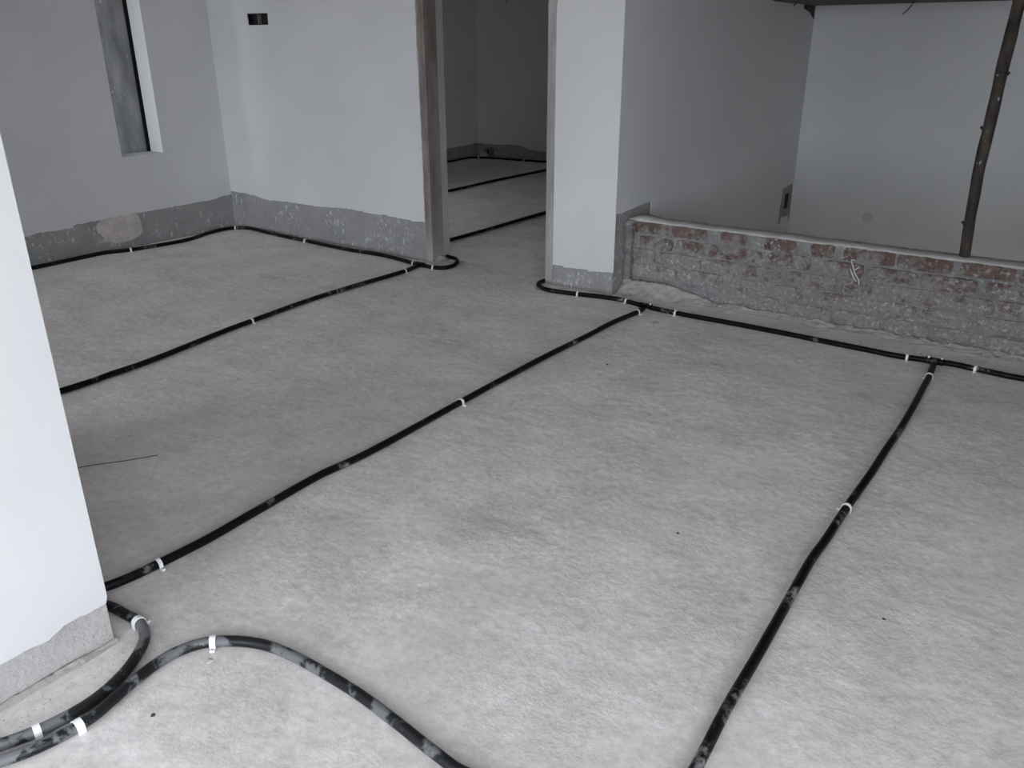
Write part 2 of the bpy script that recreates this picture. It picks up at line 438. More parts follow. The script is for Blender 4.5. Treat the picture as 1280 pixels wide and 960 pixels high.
# the pier right of the door is the end of the stair wall
ws = boxes('wall_stair_left', [(XS-0.23, XS-0.005, PW[0], YS+.2, -1.6, Z_C)], 'cement')
struct(ws, 'white stair wall whose end forms the pier right of the doorway')
boxes('pier_side', [(GX1, XS-0.23, PW[0], PW[1], 0, Z_C)], 'cement', ws)
pb = pY([(690.8,331),(693.8,331),(703.8,332.5),(705,334),(733.8,337),(736,339),(751,340),(766.6,341)], YW)
pe = pY([(697.3,0),(695.5,11.5),(692,14.6),(691.4,29),(688,40.6),(689.3,52),(688,66.7),(688.8,83),(687.5,100),(689.4,112),(688,146),(687,200),(687.5,225),(690.8,255),(690.8,331)], YW)
outl = ragged([(pe[0][0]+.004, Z_C)] + pe, 0.03, 0.003, 6)[:-1] + ragged(pb[:-1] + [(XS, pb[-1][1])], 0.02, 0.004, 7) + [(XS, Z_C)]
plate('putty_coat', 'Y', outl, YW, YW+0.005, 'putty', ws)
side = ragged([(YW+0.005, 0.522), (4.61, 0.515), (4.80, 0.525), (5.03, 0.532)], 0.03, 0.005, 8) + [(5.03, -1.6), (YS, -1.6), (YS, Z_C), (YW+0.005, Z_C)]
plate('putty_coat', 'X', side, XS-0.005, XS, 'putty', ws)
# roughed-out patch, flat black plate as the hole's darkness, dark patch high up
plate('cement_patch', 'X', ragged([(7.735, -0.02), (7.76, 0.25), (8.03, 0.262), (8.05, -0.02), (8.04, -0.09), (8.0, -0.03), (7.80, -0.025), (7.79, -0.075), (7.735, -0.07), (7.735, -0.02)], 0.03, 0.006, 9)[:-1], XS, XS+0.003, 'cement', ws)
boxes('hole_dark_plate', [(XS+0.003, XS+0.006, 7.84, 7.94, 0.05, 0.19)], 'flat_black', ws)
plate('dark_patch', 'X', [(7.74, 1.77), (7.90, 1.745), (8.045, 1.69), (8.045, 1.92), (7.72, 1.92)], XS, XS+0.003, 'box_black', ws)

wk = boxes('wall_stair_back', [(XS-0.2, XR, YS+.005, YS+.205, -1.6, Z_C)], 'cement')
struct(wk, 'large white wall at the far side of the stairwell')
boxes('putty_coat', [(XS, XR, YS, YS+.005, -1.6, Z_C)], 'putty', wk)
bm = bmesh.new()
bmesh.ops.create_uvsphere(bm, u_segments=12, v_segments=6, radius=0.045)
c = onY(1085, 272, YS)
for v in bm.verts: v.co = Vector((v.co.x + c.x, v.co.y*0.06 + YS, v.co.z + c.z))
finish('filler_spot', bm, 'grey_putty', wk, True)
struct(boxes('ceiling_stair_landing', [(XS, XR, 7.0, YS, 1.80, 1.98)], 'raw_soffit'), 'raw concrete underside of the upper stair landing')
struct(plate('ceiling_stair_shade', 'X', [(4.92, 2.02), (7.0, 1.80), (7.0, 1.98), (4.92, 2.20)], XS, XR, 'raw_soffit'), 'unseen sloping slab added to darken the stairwell')  # out-of-view slab, put in to darken the top of the stairwell

struct(plate('wall_stair_front', 'Y', [(XS, -1.6), (XR, -1.6), (XR, -.15), (XS, -.15)], 4.70, 4.90, 'cement', holes=[[(a0, z0), (a1, z0), (a1, z1), (a0, z1)] for a0, a1, z0, z1 in OPEN_STAIR]), 'cement wall under the floor edge, inside the stairwell')

# right and rear enclosure (behind the camera), near wall on the left
def rects(lst): return [[(a0, z0), (a1, z0), (a1, z1), (a0, z1)] for a0, a1, z0, z1 in lst]
struct(plate('wall_right', 'X', [(-3.25, -1.6), (YS+.2, -1.6), (YS+.2, Z_C), (-3.25, Z_C)], XR, XR+.2, 'putty', holes=rects(OPEN_RIGHT)),
       'plain white right wall with a tall opening added for daylight, outside the view')
struct(plate('wall_rear', 'Y', [(-7.75, -.1), (XR, -.1), (XR, Z_C), (-7.75, Z_C)], REAR_Y-.2, REAR_Y, 'putty', holes=rects(OPEN_REAR)),
       'white rear wall with openings added for daylight, behind the camera')
NX, NY = -1.925, 0.848
wn = boxes('wall_near', [(NX-0.225, NX-0.005, REAR_Y, NY-0.005, 0, Z_C)], 'rough_cement')
struct(wn, 'bright white end of the near wall with a crumbling cement foot')
nb = pX([(0,832.5),(18,821),(40,810),(62,800),(64.7,796.5),(72,790.5),(80,782),(100,771.5),(128,757.5)], NX)
nb = [(REAR_Y, 0.11)] + [(0.2, 0.112)] + nb + [(NY-.006, nb[-1][1]+.002), (NY, nb[-1][1]+.022)]
plate('putty_coat', 'X', ragged(nb, 0.015, 0.004, 11) + [(NY, Z_C), (REAR_Y, Z_C)], NX-0.005, NX, 'putty', wn)
boxes('putty_end', [(NX-0.225, NX-0.005, NY-0.005, NY, 0.14, Z_C)], 'putty', wn)
boxes('putty_back', [(NX-0.23, NX-0.225, REAR_Y, NY-.21, 0.2, Z_C)], 'putty', wn)
boxes('shade_wall', [(-3.60, NX-0.23, NY-0.21, NY-.001, 0, Z_C)], 'putty', wn)      # unseen wall added to keep rear daylight off the left floor
# crumbling foot of the near wall
def rubble_strip(name, pts, width, height, axis, sign, mat, parent, seed, nz=7, step=0.012, rough=0.008):
    """a bank of mortar between floor and wall; pts: positions along the wall, (coord, width, height)"""
    bm = bmesh.new(); rows = []
    (a0, a1, base) = pts
    n_ = int(abs(a1-a0)/step)
    for i in range(n_+1):
        a = a0 + (a1-a0)*i/n_
        w, h = width(a), height(a)
        row = []
        for k in range(nz+1):
            t = k/nz
            off = w*(1-t); zz = h*(t**1.3)
            q = Vector((a*23, k*1.7, seed)); q2 = Vector((a*70, k*2.9, seed+3))
            j = noise.noise(q)*rough + noise.noise(q2)*rough*0.6
            if k == 0: zz = -0.004; off = max(0.004, off + noise.noise(Vector((a*11, 0, seed)))*w*0.35)
            else: zz = max(0.001, zz+j); off = max(-0.004, off+j)
            p = (a, base + sign*off, zz) if axis == 'Y' else (base + sign*off, a, zz)
            row.append(bm.verts.new(p))
        rows.append(row)
    for i in range(n_):
        for k in range(nz): bm.faces.new((rows[i][k], rows[i+1][k], rows[i+1][k+1], rows[i][k+1]))
    # close the back and the bottom
    bk = []
    for i in range(n_+1):
        a = a0 + (a1-a0)*i/n_
        bk.append(bm.verts.new((a, base - sign*0.003, -0.004) if axis == 'Y' else (base - sign*0.003, a, -0.004)))
    for i in range(n_):
        bm.faces.new((rows[i][nz], rows[i+1][nz], bk[i+1], bk[i])); bm.faces.new((bk[i], bk[i+1], rows[i+1][0], rows[i][0]))
    return finish(name, bm, mat, parent, True)
rubble_strip('cement_foot', (REAR_Y, NY, NX-0.004), lambda a: 0.020+0.012*noise.noise(Vector((a*9, 1, 0))), lambda a: 0.012+0.010*noise.noise(Vector((a*13, 3, 0))), 'X', 1, 'rough_cement', wn, 3, 5, 0.008, 0.005)

# back room
wq = plate('wall_backroom_left', 'X', [(PW[1], -.1), (YR+.2, -.1), (YR+.2, Z_C), (PW[1], Z_C)], XB-.2, XB-.005, 'cement', holes=rects(OPEN_BACKLEFT))
struct(wq, 'left wall of the dark room behind the doorway')
plate('putty_coat', 'X', ragged([(PW[1], .16), (8.8, .165), (9.5, .175), (YR, .185)], 0.04, .006, 12) + [(YR, Z_C), (PW[1], Z_C)], XB-.005, XB, 'putty', wq, holes=[[(a0, .30), (a1, .30), (a1, z1), (a0, z1)] for a0, a1, z0, z1 in OPEN_BACKLEFT])
wr = boxes('wall_backroom_far', [(XB-.2, XS, YR+.005, YR+.205, 0, Z_C)], 'cement')
struct(wr, 'far wall of the dark room behind the doorway')
plate('putty_coat', 'Y', ragged([(XB, .185), (-7.3, .175), (-7.0, .19), (-6.75, .19), (-6.6, .15), (-6.36, .132), (-5.5, .15), (XS-.23, .15)], 0.04, .008, 13) + [(XS-.23, Z_C), (XB, Z_C)], YR, YR+.005, 'putty', wr)
wz = plate('wall_backroom_right', 'X', [(YS+.205, 0), (YR, 0), (YR, Z_C), (YS+.205, Z_C)], XS-.23, XS, 'putty', holes=rects(OPEN_BACKROOM))
struct(wz, 'right wall of the dark room behind the doorway')

# ------------------------------------------------------------------ door frame
d1 = boxes('door_1', [(FX0, GX1, YW+0.005, YW+0.125, 2.10, 2.16)], 'wood')
struct(d1, 'bare wooden door frame without a door leaf')
def post(name, x0, x1, mat, seed):
    bm = bmesh.new(); n_ = 60; rows = []
    for i in range(n_+1):
        z = 2.10*i/n_; j = [noise.noise(Vector((k*4.1, z*5, seed)))*0.002 for k in range(4)]
        rows.append([bm.verts.new(p) for p in ((x0, YW-0.001+j[0], z), (x1+j[1], YW-0.001+j[1], z), (x1+j[2], YW+0.125, z), (x0, YW+0.125, z))])
    for i in range(n_):
        for k in range(4): bm.faces.new((rows[i][k], rows[i][(k+1) % 4], rows[i+1][(k+1) % 4], rows[i+1][k]))
    bm.faces.new(rows[0]); bm.faces.new(rows[-1])
    return finish(name, bm, mat, d1)
post('door_post', FX0+.0005, FX1, 'wood', 1)
post('door_post', GX0, GX1-.0005, 'wood_grey', 2)
bm = bmesh.new()      # hump of mortar around the foot of the left post
rows = []
for k in range(5):
    t = k/4; row = []
    for i in range(24):
        a = 2*math.pi*i/24; r = 1 - t*0.75
        row.append(bm.verts.new(((FX1-0.012) + math.cos(a)*0.062*r*(1+.2*noise.noise(Vector((i*.9, k, 3)))), YW+0.085 + math.sin(a)*0.10*r, max(-.002, 0.045*t**1.5 + .003*noise.noise(Vector((i*1.3, k*2, 1)))))))
    rows.append(row)
for k in range(4):
    for i in range(24): bm.faces.new((rows[k][i], rows[k][(i+1) % 24], rows[k+1][(i+1) % 24], rows[k+1][i]))
bm.faces.new(rows[-1]); bm.faces.new(list(reversed(rows[0])))
finish('mortar_hump', bm, 'rough_cement', d1, True)

# ------------------------------------------------------------------ brick parapet
PY = 4.70                        # front face of the bricks
PB = PY + 0.145
ZT = 0.463
px0 = XS + 0.001
core = bmesh.new()               # mortar core with an uneven face
nx, nzz = 190, 16
rows = []
def core_pt(i, k):
    x = px0 + (XR - px0)*i/nx; z = -0.003 + (ZT+0.003)*k/nzz
    y = PY + 0.007 + noise.noise(Vector((x*14, z*22, 2)))*0.009 + noise.noise(Vector((x*40, z*50, 4)))*0.003
    return (x, y, z)
rows = [[core.verts.new(core_pt(i, k)) for k in range(nzz+1)] for i in range(nx+1)]
for i in range(nx):
    for k in range(nzz): core.faces.new((rows[i][k], rows[i+1][k], rows[i+1][k+1], rows[i][k+1]))
bk = [[core.verts.new((px0 + (XR-px0)*i/nx, PB, z)) for z in (-0.003, ZT)] for i in range(nx+1)]
for i in range(nx):
    core.faces.new((bk[i][0], bk[i][1], bk[i+1][1], bk[i+1][0]))
    core.faces.new((rows[i][nzz], rows[i+1][nzz], bk[i+1][1], bk[i][1]))
    core.faces.new((rows[i][0], bk[i][0], bk[i+1][0], rows[i+1][0]))
core.faces.new([rows[0][k] for k in range(nzz+1)] + [bk[0][1], bk[0][0]])
core.faces.new([rows[nx][k] for k in range(nzz+1)] + [bk[nx][1], bk[nx][0]])
pw = finish('wall_parapet', core, 'mortar')
struct(pw, 'low old brick parapet around the stairwell, splashed with cement')
# mortar bed on top of the parapet
cap = bmesh.new(); rows = []
nc = 150
for i in range(nc+1):
    x = px0 + (XR-px0)*i/nc
    h = 0.010 + 0.007*noise.noise(Vector((x*6, 0, 1))) + 0.003*noise.noise(Vector((x*30, 0, 1)))
    if x < -2.28: h += 0.016*max(0, 1-abs(x+2.36)/0.09)
    if -0.62 < x < -0.42: h = 0.010
    ya, yb = PY+0.002+0.005*noise.noise(Vector((x*17, 5, 1))), PB+0.004*noise.noise(Vector((x*13, 9, 1)))
    rows.append([cap.verts.new(p) for p in ((x, ya, ZT-.003), (x, ya+.012, ZT+h*.8), (x, (ya+yb)/2, ZT+h), (x, yb-.012, ZT+h*.9), (x, yb, ZT-.003))])
for i in range(nc):
    for k in range(4): cap.faces.new((rows[i][k], rows[i+1][k], rows[i+1][k+1], rows[i][k+1]))
    cap.faces.new((rows[i][0], rows[i][4], rows[i+1][4], rows[i+1][0]))
cap.faces.new(rows[0]); cap.faces.new(rows[-1])
finish('mortar_bed', cap, 'mortar_dusty_lit', pw, True)

def brick(x0, x1, z0, z1, seed, proud):
    bm = bmesh.new(); nx, nz = 6, 3
    f = []
    for i in range(nx+1):
        col_ = []
        for k in range(nz+1):
            u, v = i/nx, k/nz
            x = x0 + (x1-x0)*u; z = z0 + (z1-z0)*v
            edge = (i in (0, nx)) or (k in (0, nz))
            corner = (i in (0, nx)) and (k in (0, nz))
            y = PY - proud + (0.005 if edge else 0) + (0.005 if corner else 0) + noise.noise(Vector((x*40, z*55, seed)))*0.006 + u*(seed*37 % 7 - 3)*0.0012
            if edge:
                x += noise.noise(Vector((x*30, z*45, seed+2)))*0.006; z += noise.noise(Vector((x*35, z*25, seed+8)))*0.005
            if corner:
                x += (0.004 if i == 0 else -0.004); z += (0.004 if k == 0 else -0.004)
            col_.append(bm.verts.new((x, y, z)))
        f.append(col_)
    for i in range(nx):
        for k in range(nz): bm.faces.new((f[i][k], f[i+1][k], f[i+1][k+1], f[i][k+1]))
    ring = [f[i][0] for i in range(nx+1)] + [f[nx][k] for k in range(1, nz+1)] + [f[i][nz] for i in range(nx-1, -1, -1)] + [f[0][k] for k in range(nz-1, 0, -1)]
    bkv = [bm.verts.new((v.co.x, PY+0.04, v.co.z)) for v in ring]
    m_ = len(ring)
    for i in range(m_): bm.faces.new((ring[i], ring[(i+1) % m_], bkv[(i+1) % m_], bkv[i]))
    bm.faces.new(bkv)
    return finish('brick', bm, 'brick', pw)
COURSES = [
 (0.392, 0.461, 0.010, 300, [(791.9,838.7),(840.6,886.7),(903.7,936.7),(959,999),(1016.7,1047.5),(1058,1090.5),(1091.8,1123.3),(1125.5,1196.4),(1203.5,1276)]),
 (0.300, 0.376, 0.008, 335, [(798,842),(845,898),(901.7,954),(959.7,1015),(1030,1081.7),(1088,1149),(1152,1224),(1233,1284)]),
 (0.206, 0.286, 0.007, 365, [(791,819),(822,876),(879,925),(928,981),(984,1045),(1048,1107),(1111,1181),(1186,1240),(1243,1290)]),
 (0.112, 0.194, 0.007, 390, [(790,846),(850,903),(907,957),(960,1016),(1019,1080),(1084,1146),(1149,1212),(1216,1285)]),
 (0.022, 0.100, 0.006, 415, [(902,972),(977,1038),(1042,1099),(1104,1159),(1163,1221),(1226,1290)]),
]
sd = 0
for z0, z1, proud, ypix, lst in COURSES:
    last = None
    for a, b in lst:
        xm_ = (a+b)/2
        yp = ypix + (xm_-1040)*0.16 - 12
        xa, xb = onY(a, yp, PY).x, onY(b, yp, PY).x
        sd += 1
        brick(xa, xb, z0 + random.uniform(-.004, .004), z1 + (0 if z1 > .45 else random.uniform(-.004, .004)), sd, proud + random.uniform(-.003, .004))
        last = xb
    x = last + 0.016
    while x < 1.0:
        L = random.uniform(0.225, 0.25); sd += 1
        brick(x, x+L, z0, z1, sd, proud + random.uniform(-.003, .003)); x += L + random.uniform(.012, .022)
# bank of mortar and rubble between floor and parapet
def bw(a):
    left = max(0.0, min(1.0, (-1.75-a)/0.5))
    return 0.055 + 0.075*left + 0.02*noise.noise(Vector((a*5, 2, 7)))
def bh(a):
    left = max(0.0, min(1.0, (-1.80-a)/0.35))
    return 0.028 + 0.062*left + 0.016*noise.noise(Vector((a*8, 4, 7)))
rubble_strip('mortar_bank', (px0, XR, PY-0.004), bw, bh, 'Y', -1, 'rough_cement', pw, 21, 9, 0.010, 0.014)
bm = bmesh.new()      # mortar fillet where the parapet meets the stair wall
rows = []
for i in range(26):
    z = 0.06 + (ZT-0.06)*i/25
    w = 0.05 + 0.012*noise.noise(Vector((z*18, 1, 1)))
    rows.append([bm.verts.new(p) for p in ((XS-.002, PY-0.03-.008*noise.noise(Vector((z*20, 3, 1))), z), (XS+w*.5, PY-0.012, z), (XS+w, PY+0.004, z), (XS-.002, PY+0.02, z))])
for i in range(25):
    for k in range(4): bm.faces.new((rows[i][k], rows[i][(k+1) % 4], rows[i+1][(k+1) % 4], rows[i+1][k]))
bm.faces.new(rows[0]); bm.faces.new(rows[-1])
finish('mortar_fillet', bm, 'mortar', pw, True)
bm = bmesh.new()      # stringy whitish drip of slurry on the bricks
for path in ([(1064,326),(1066,332),(1068,340),(1073,350),(1073.5,356)], [(1063,336),(1066,345),(1070,352)], [(1068,338),(1072,335),(1075,334)], [(1064,325),(1069,325.5)]):
    P = catmull([onY(x, y, PY-0.014) for x, y in path], 0.006)
    tube(bm, P, 0.0036, 6)
finish('slurry_drip', bm, 'drip', pw, True)

# ------------------------------------------------------------------ wooden prop on the parapet
P = [onY(x, y, 4.785) for x, y in [(1206.3,317),(1216.7,250),(1227.5,195),(1240,144.5),(1253,86),(1264,43),(1273,6)]]
P[0].z = ZT+0.009
d = (P[-1]-P[-3]); k = (Z_C - P[-1].z)/d.z; P.append(P[-1] + d*k*0.5 + Vector((0.004, 0, 0))); P.append(P[-2] + d*k)
P[-1].z = Z_C
path = catmull(P, 0.03)
path[0] = P[0]
bm = bmesh.new()
def prop_r(i, t):
    return [0.0265 + 0.004*t + 0.003*noise.noise(Vector((i*0.25, math.cos(k*math.pi/6)*1.2, math.sin(k*math.pi/6)*1.2))) for k in range(12)]
tube(bm, path, prop_r, 12)
prop = finish('timber_prop', bm, 'bark', None, True)
tag(prop, 'dark rough round timber prop standing on the brick parapet', 'wooden post')
for (x, y, sx) in ((1204.5, 281, -1), (1237, 160, -1), (1262, 96, 1)):
    c = onY(x, y, 4.785); bm = bmesh.new()
    b = min(path, key=lambda q: abs(q.z-c.z))
    tube(bm, [b+Vector((sx*.018, -.004, 0)), b+Vector((sx*.028, -.006, .006)), b+Vector((sx*.036, -.007, .012))], lambda i, t: 0.010-0.004*t, 8)
    finish('branch_stub', bm, 'bark', prop, True)

# ------------------------------------------------------------------ pipes
PR = 0.0145
def fpath(px): return [fl(x, y, PR) for x, y in px]
def pipe(px, label, mat='pipe', pre=(), post_=(), trims=(), step=0.02):
    P = [Vector(p) for p in pre] + fpath(px) + [Vector(p) for p in post_]
    path = smooth_path(catmull(P, step), 3)
    for c, dist in trims:
        at_end = (path[-1]-c).length < (path[0]-c).length
        path = [p for p in path if (p - c).length > dist + 0.012]
        q = path[-1] if at_end else path[0]
        e_ = c + (q - c).normalized()*dist
        path = path + [e_] if at_end else [e_] + path
    bm = bmesh.new(); tube(bm, path, PR, 14)
    o = finish('floor_pipe', bm, mat, None, True)
    tag(o, label, 'pipe', 'black pipes laid over the floor')
    return path
def tee(px, run_dir, br_dir, label, dots=()):
    c = fl(px[0], px[1], PR)
    o = bpy.data.objects.new('tee_connector', None); COL.objects.link(o); o.location = (c.x, c.y, 0.0)
    tag(o, label, 'pipe fitting', 'black tee connectors')
    r_, b_ = Vector(run_dir).normalized(), Vector(br_dir).normalized()
    z = Vector((0, 0, 0.0180))
    inv = None
    def add(name, pa, pb, rr, mat='pipe'):
        bm = bmesh.new(); tube(bm, [pa.lerp(pb, t/4) for t in range(5)], rr, 14)
        return finish(name, bm, mat, o, True)
    add('run_tube', z - r_*0.038, z + r_*0.038, 0.0168)
    add('branch_tube', z + b_*0.004, z + b_*0.040, 0.0166)
    for a in (-r_, r_, b_): add('collar', z + a*0.030, z + a*0.040, 0.0180)
    for dx in dots:  # small white balls set on the tee
        q = z + Vector(dx); bm = bmesh.new()
        bmesh.ops.create_uvsphere(bm, u_segments=8, v_segments=6, radius=0.0065)
        for v in bm.verts: v.co += q
        finish('white_dot', bm, 'clip_white', o, True)
    return c
T1 = tee((525,331), (1, 0.0, 0), (0.1, -1, 0), 'black tee connector beside the foot of the left door post')
T2 = tee((807,383), (1, 0.02, 0), (0, -1, 0), 'black tee connector in front of the left end of the brick parapet', ((0.034, -.006, .017),))
T3 = tee((1168,452), (1, 0.0, 0), (0.05, -1, 0), 'black tee connector with two white dots, near the right edge', ((-0.028, -.008, .018), (0.032, -.002, .018)))
TP = 0.031
pA = pipe([(37,335.5),(98,322.5),(132.5,315.6),(163.8,312),(220,302.6),(240,298),(262.5,290.5),(280,286.4),(294,284.8),(310.6,285),(334.7,290.6),(363,297),(382.8,301),(433,311.4),(476.9,318.6),(505,325.5),(524,330.8)],
     'black pipe along the foot of the left wall and round the room corner', pre=[(-6.18, -2.9, PR), (-6.19, 1.0, PR), (-6.2, 2.3, PR)], trims=[(T1, TP)])
p2 = pipe([(77,488.5),(139.4,467.4),(190.8,449.7),(280,414),(315,401),(385,375.5),(437.5,359),(480,346.5),(505.3,339),(516,334.8),(524,331)],
     'black pipe across the far left floor, ending at the door post', pre=[(-3.80, -2.9, PR), (-3.80, 0.6, PR)], trims=[(T1, TP)])
bB = PW[1] + 0.035
pB = pipe([(526,331),(533,332.6),(541.5,334.3),(552,334.8),(560,334),(566.5,332),(570.5,329),(571.5,326.3),(570,323.8),(566.5,322.2),(560,320.6)],
     'short black pipe bending round the foot of the left door post', post_=[(-4.15, bB+.012, PR), (-4.4, bB+.01, PR), (-7.2, bB+.01, PR)], trims=[(T1, TP)], step=0.012)
pC = pipe([(681,350.5),(678.8,351.5),(674.5,353),(672.8,355.3),(674.3,358),(680,361),(688.8,363),(707.5,365.8),(722.5,367.6),(747.5,370.3),(772.5,373.9),(791,378.5),(806,382.8)],
     'black pipe curling round the foot of the right door post and pier', pre=[(-2.72, PW[1]+.03, PR), (-2.85, PW[1]+.03, PR)], trims=[(T2, TP)], step=0.012)
p1 = pipe([(133.8,733.5),(167.5,719.5),(192.5,707.5),(258,674.6),(320,639),(400,593.6),(434,578.5),(479,555.8),(575,503),(623.4,476.7),(680,446.5),(733.4,420),(765,403.5),(796,390.4),(806,384)],
     'long black pipe across the middle of the floor, from the near wall to the parapet', pre=[(-2.19, 0.885, PR)], trims=[(T2, TP), (Vector((-2.19, .885, PR)), .031)])
pD = pipe([(809,383.6),(844.5,391.2),(880,397.7),(918.8,404.7),(978,416),(1037.5,428),(1082,436.8),(1114.7,443.6),(1132.5,446.6),(1148,448.6),(1167,451)],
     'black pipe along the foot of the brick parapet between two tees', trims=[(T2, TP), (T3, TP)])
pE = pipe([(1169,451.5),(1180,453),(1197.5,456.2),(1219.8,461.2),(1249,467.4),(1280,473.4)],
     'black pipe running from the last tee out past the right edge', post_=[(0.35, 4.43, PR), (2.3, 4.45, PR)], trims=[(T3, TP)])
p3 = pipe([(1167.5,453),(1166,458.6),(1161.5,470.4),(1154.5,483.5),(1142.8,506),(1125.8,535.5),(1107.6,562),(1086.8,594.5),(1058,634.8),(1032,675),(1015,698),(993,736.7),(973,773),(940,831),(906.7,888),(871.7,956.7),(830,1030)],
     'black pipe running down the right of the floor to the bottom edge', post_=[(-0.43, 0.4, PR), (-0.42, -2.0, PR)], trims=[(T3, TP)])
T4 = Vector((-2.19, 0.885, PR))
pN1 = pipe([(140,758.6),(150,764.3),(161,770),(170,774.5),(177,780.5),(181,788.5),(181.6,797),(178.5,806.5),(172,818),(162,833),(148.8,848),(135,861),(112.5,879),(84,895.4),(56,909.6),(28,921.8),(0,931)],
     'black pipe bending out from behind the near wall to the lower left corner', 'pipe_dusty', pre=[(-2.19, .885, PR), (-2.14, .888, PR)], post_=[(-1.822, .40, PR), (-1.84, .25, PR), (-1.842, 0, PR), (-1.842, -2.5, PR)], trims=[(T4, .031)], step=0.012)
pN2 = pipe([(0,951.5),(25,943.5),(46,934.5),(66.7,925),(83,916.5),(98,907.5),(112.5,898.5),(130,884),(150,866.5),(169,850),(191,832.5),(213,818.5),(234.8,809),(253.8,803.6),(267,801.6),(285.8,801),(310,802.4),(337.5,808),(372,822.7),(406,841.6),(447.5,867),(492,900),(537,936),(567.8,960),(640,1020)],
     'nearest black dusty pipe arching through the lower left corner', 'pipe_dusty', pre=[(-1.79, -2.5, PR), (-1.79, 0, PR), (-1.788, .22, PR), (-1.77, .37, PR)], post_=[(-.70, .55, PR), (-.69, -2.4, PR)], step=0.012)
tt = bpy.data.objects.new('tee_connector', None); COL.objects.link(tt); tt.location = (T4.x, T4.y, 0)
tag(tt, 'black tee connector tucked behind the corner of the near wall', 'pipe fitting', 'black tee connectors')
for nm, a, b, rr in (('run_tube', (-.038, 0, .018), (.038, 0, .018), .0168), ('branch_tube', (0, .004, .018), (0, .04, .018), .0166)):
    bm = bmesh.new(); tube(bm, [Vector(a).lerp(Vector(b), k/4) for k in range(5)], rr, 14); finish(nm, bm, 'pipe', tt, True)
pF = pipe([], 'black pipe along the unseen wall added behind the near wall', pre=[(-2.19, .885, PR), (-2.4, .885, PR), (-3.5, .885, PR), (-3.61, .875, PR), (-3.645, .80, PR), (-3.65, .6, PR), (-3.65, -2.9, PR)], trims=[(T4, .031)])
pb_ = pipe([(553.9,239.8),(612.9,226.7),(680.7,212.8)], 'black pipe across the dark back room, farther of two parallel runs', pre=[(-6.0, 5.0, PR)], post_=[(-5.9, 9.6, PR)])
pc_ = pipe([(556.8,301.3),(612.9,285.7),(679.3,266.3)], 'black pipe across the back room floor just beyond the doorway', pre=[(-4.35, 4.92, PR)], post_=[(-4.3, 9.55, PR)])
pa_ = pipe([(553,203.3),(575,199),(588,197),(599,196.8),(621.7,197.9),(655,200.4),(680,202.2)], 'black pipe along the far walls of the dark back room', pre=[(-7.43, 5.0, PR), (-7.43, 7.0, PR)], post_=[(-5.0, 9.64, PR), (-2.8, 9.64, PR)])

# ------------------------------------------------------------------ white pipe clips
def clip(px, path, label, side=1, wid=0.012):
    c = fl(px[0], px[1], PR)
    i = min(range(len(path)), key=lambda k: (path[k]-c).length)
    p = path[i]; d = (path[min(i+1, len(path)-1)] - path[max(i-1, 0)]); d.z = 0; d.normalize()
    s = Vector((-d.y, d.x, 0))*side
    o = bpy.data.objects.new('pipe_clip', None); COL.objects.link(o); o.location = (p.x, p.y, 0)
    tag(o, label, 'pipe clip', 'white pipe clips')
    bm = bmesh.new(); r0, r1 = PR+0.0006, PR+0.0034
    prof_in, prof_out = [(-r0, 0.0005)], [(-r1, 0.0005)]
    for k in range(9):
        a = math.pi - math.pi*k/8
        prof_in.append((r0*math.cos(a), PR + r0*math.sin(a))); prof_out.append((r1*math.cos(a), PR + r1*math.sin(a)))
    prof_in += [(r0, 0.0005)]; prof_out += [(r1, 0.0005)]
    def V3(q, e): return s*q[0] + Vector((0, 0, q[1])) + d*e
    w = wid/2
    A = [[bm.verts.new(V3(q, e)) for q in pr] for pr in (prof_in, prof_out) for e in (-w, w)]
    n_ = len(prof_in)
    for k in range(n_-1):
        bm.faces.new((A[0][k], A[0][k+1], A[1][k+1], A[1][k])); bm.faces.new((A[2][k], A[3][k], A[3][k+1], A[2][k+1]))
        bm.faces.new((A[0][k], A[2][k], A[2][k+1], A[0][k+1])); bm.faces.new((A[1][k], A[1][k+1], A[3][k+1], A[3][k]))
    for k in (0, n_-1): bm.faces.new((A[0][k], A[1][k], A[3][k], A[2][k]))
    finish('band', bm, 'clip_white', o)
    bm = bmesh.new()      # foot with the nail
    vs = []
    for zz in (0.0005, 0.007):
        for a, b in ((r1-.001, -w), (r1+.011, -w*.8), (r1+.011, w*.8), (r1-.001, w)): vs.append(bm.verts.new(s*a + d*b + Vector((0, 0, zz))))
    for f in ((3,2,1,0),(4,5,6,7),(0,1,5,4),(1,2,6,5),(2,3,7,6),(3,0,4,7)): bm.faces.new([vs[q] for q in f])
    finish('foot', bm, 'clip_white', o)
    bm = bmesh.new(); tube(bm, [s*(r1+.006) + Vector((0, 0, .006)), s*(r1+.006) + Vector((0, 0, .0085))], .003, 8)
    finish('nail', bm, 'nail_steel', o)
    return o
clip((174,776), pN1, 'white clip on the pipe bend at the near wall corner', 1, .016)
clip((43,917), pN1, 'white clip nearest the lower left corner, on the inner of two pipes', -1, .016)
clip((98,905), pN2, 'broad white clip on the outer of the two pipes at lower left', 1, .018)
clip((267,802), pN2, 'white clip at the top of the arch of the nearest dusty pipe', -1, .016)
clip((196,706), p1, 'white clip on the middle pipe, next to the near wall', -1)
clip((576,503), p1, 'white clip halfway along the long middle pipe', -1)
clip((797,390.5), p1, 'white clip on the middle pipe just below the parapet tee', -1)
clip((315,402), p2, 'white clip halfway along the far left floor pipe', -1)
clip((506,339), p2, 'white clip on the far left floor pipe just before the door post tee', -1)
clip((163,312), pA, 'white clip under the cream patch of the left wall', -1)
clip((294,285), pA, 'white clip right in the far left room corner', -1)
clip((383,301), pA, 'white clip on the pipe midway below the doorway wall', -1)
clip((519,329), pA, 'white clip on the wall pipe just left of the door post tee', -1)
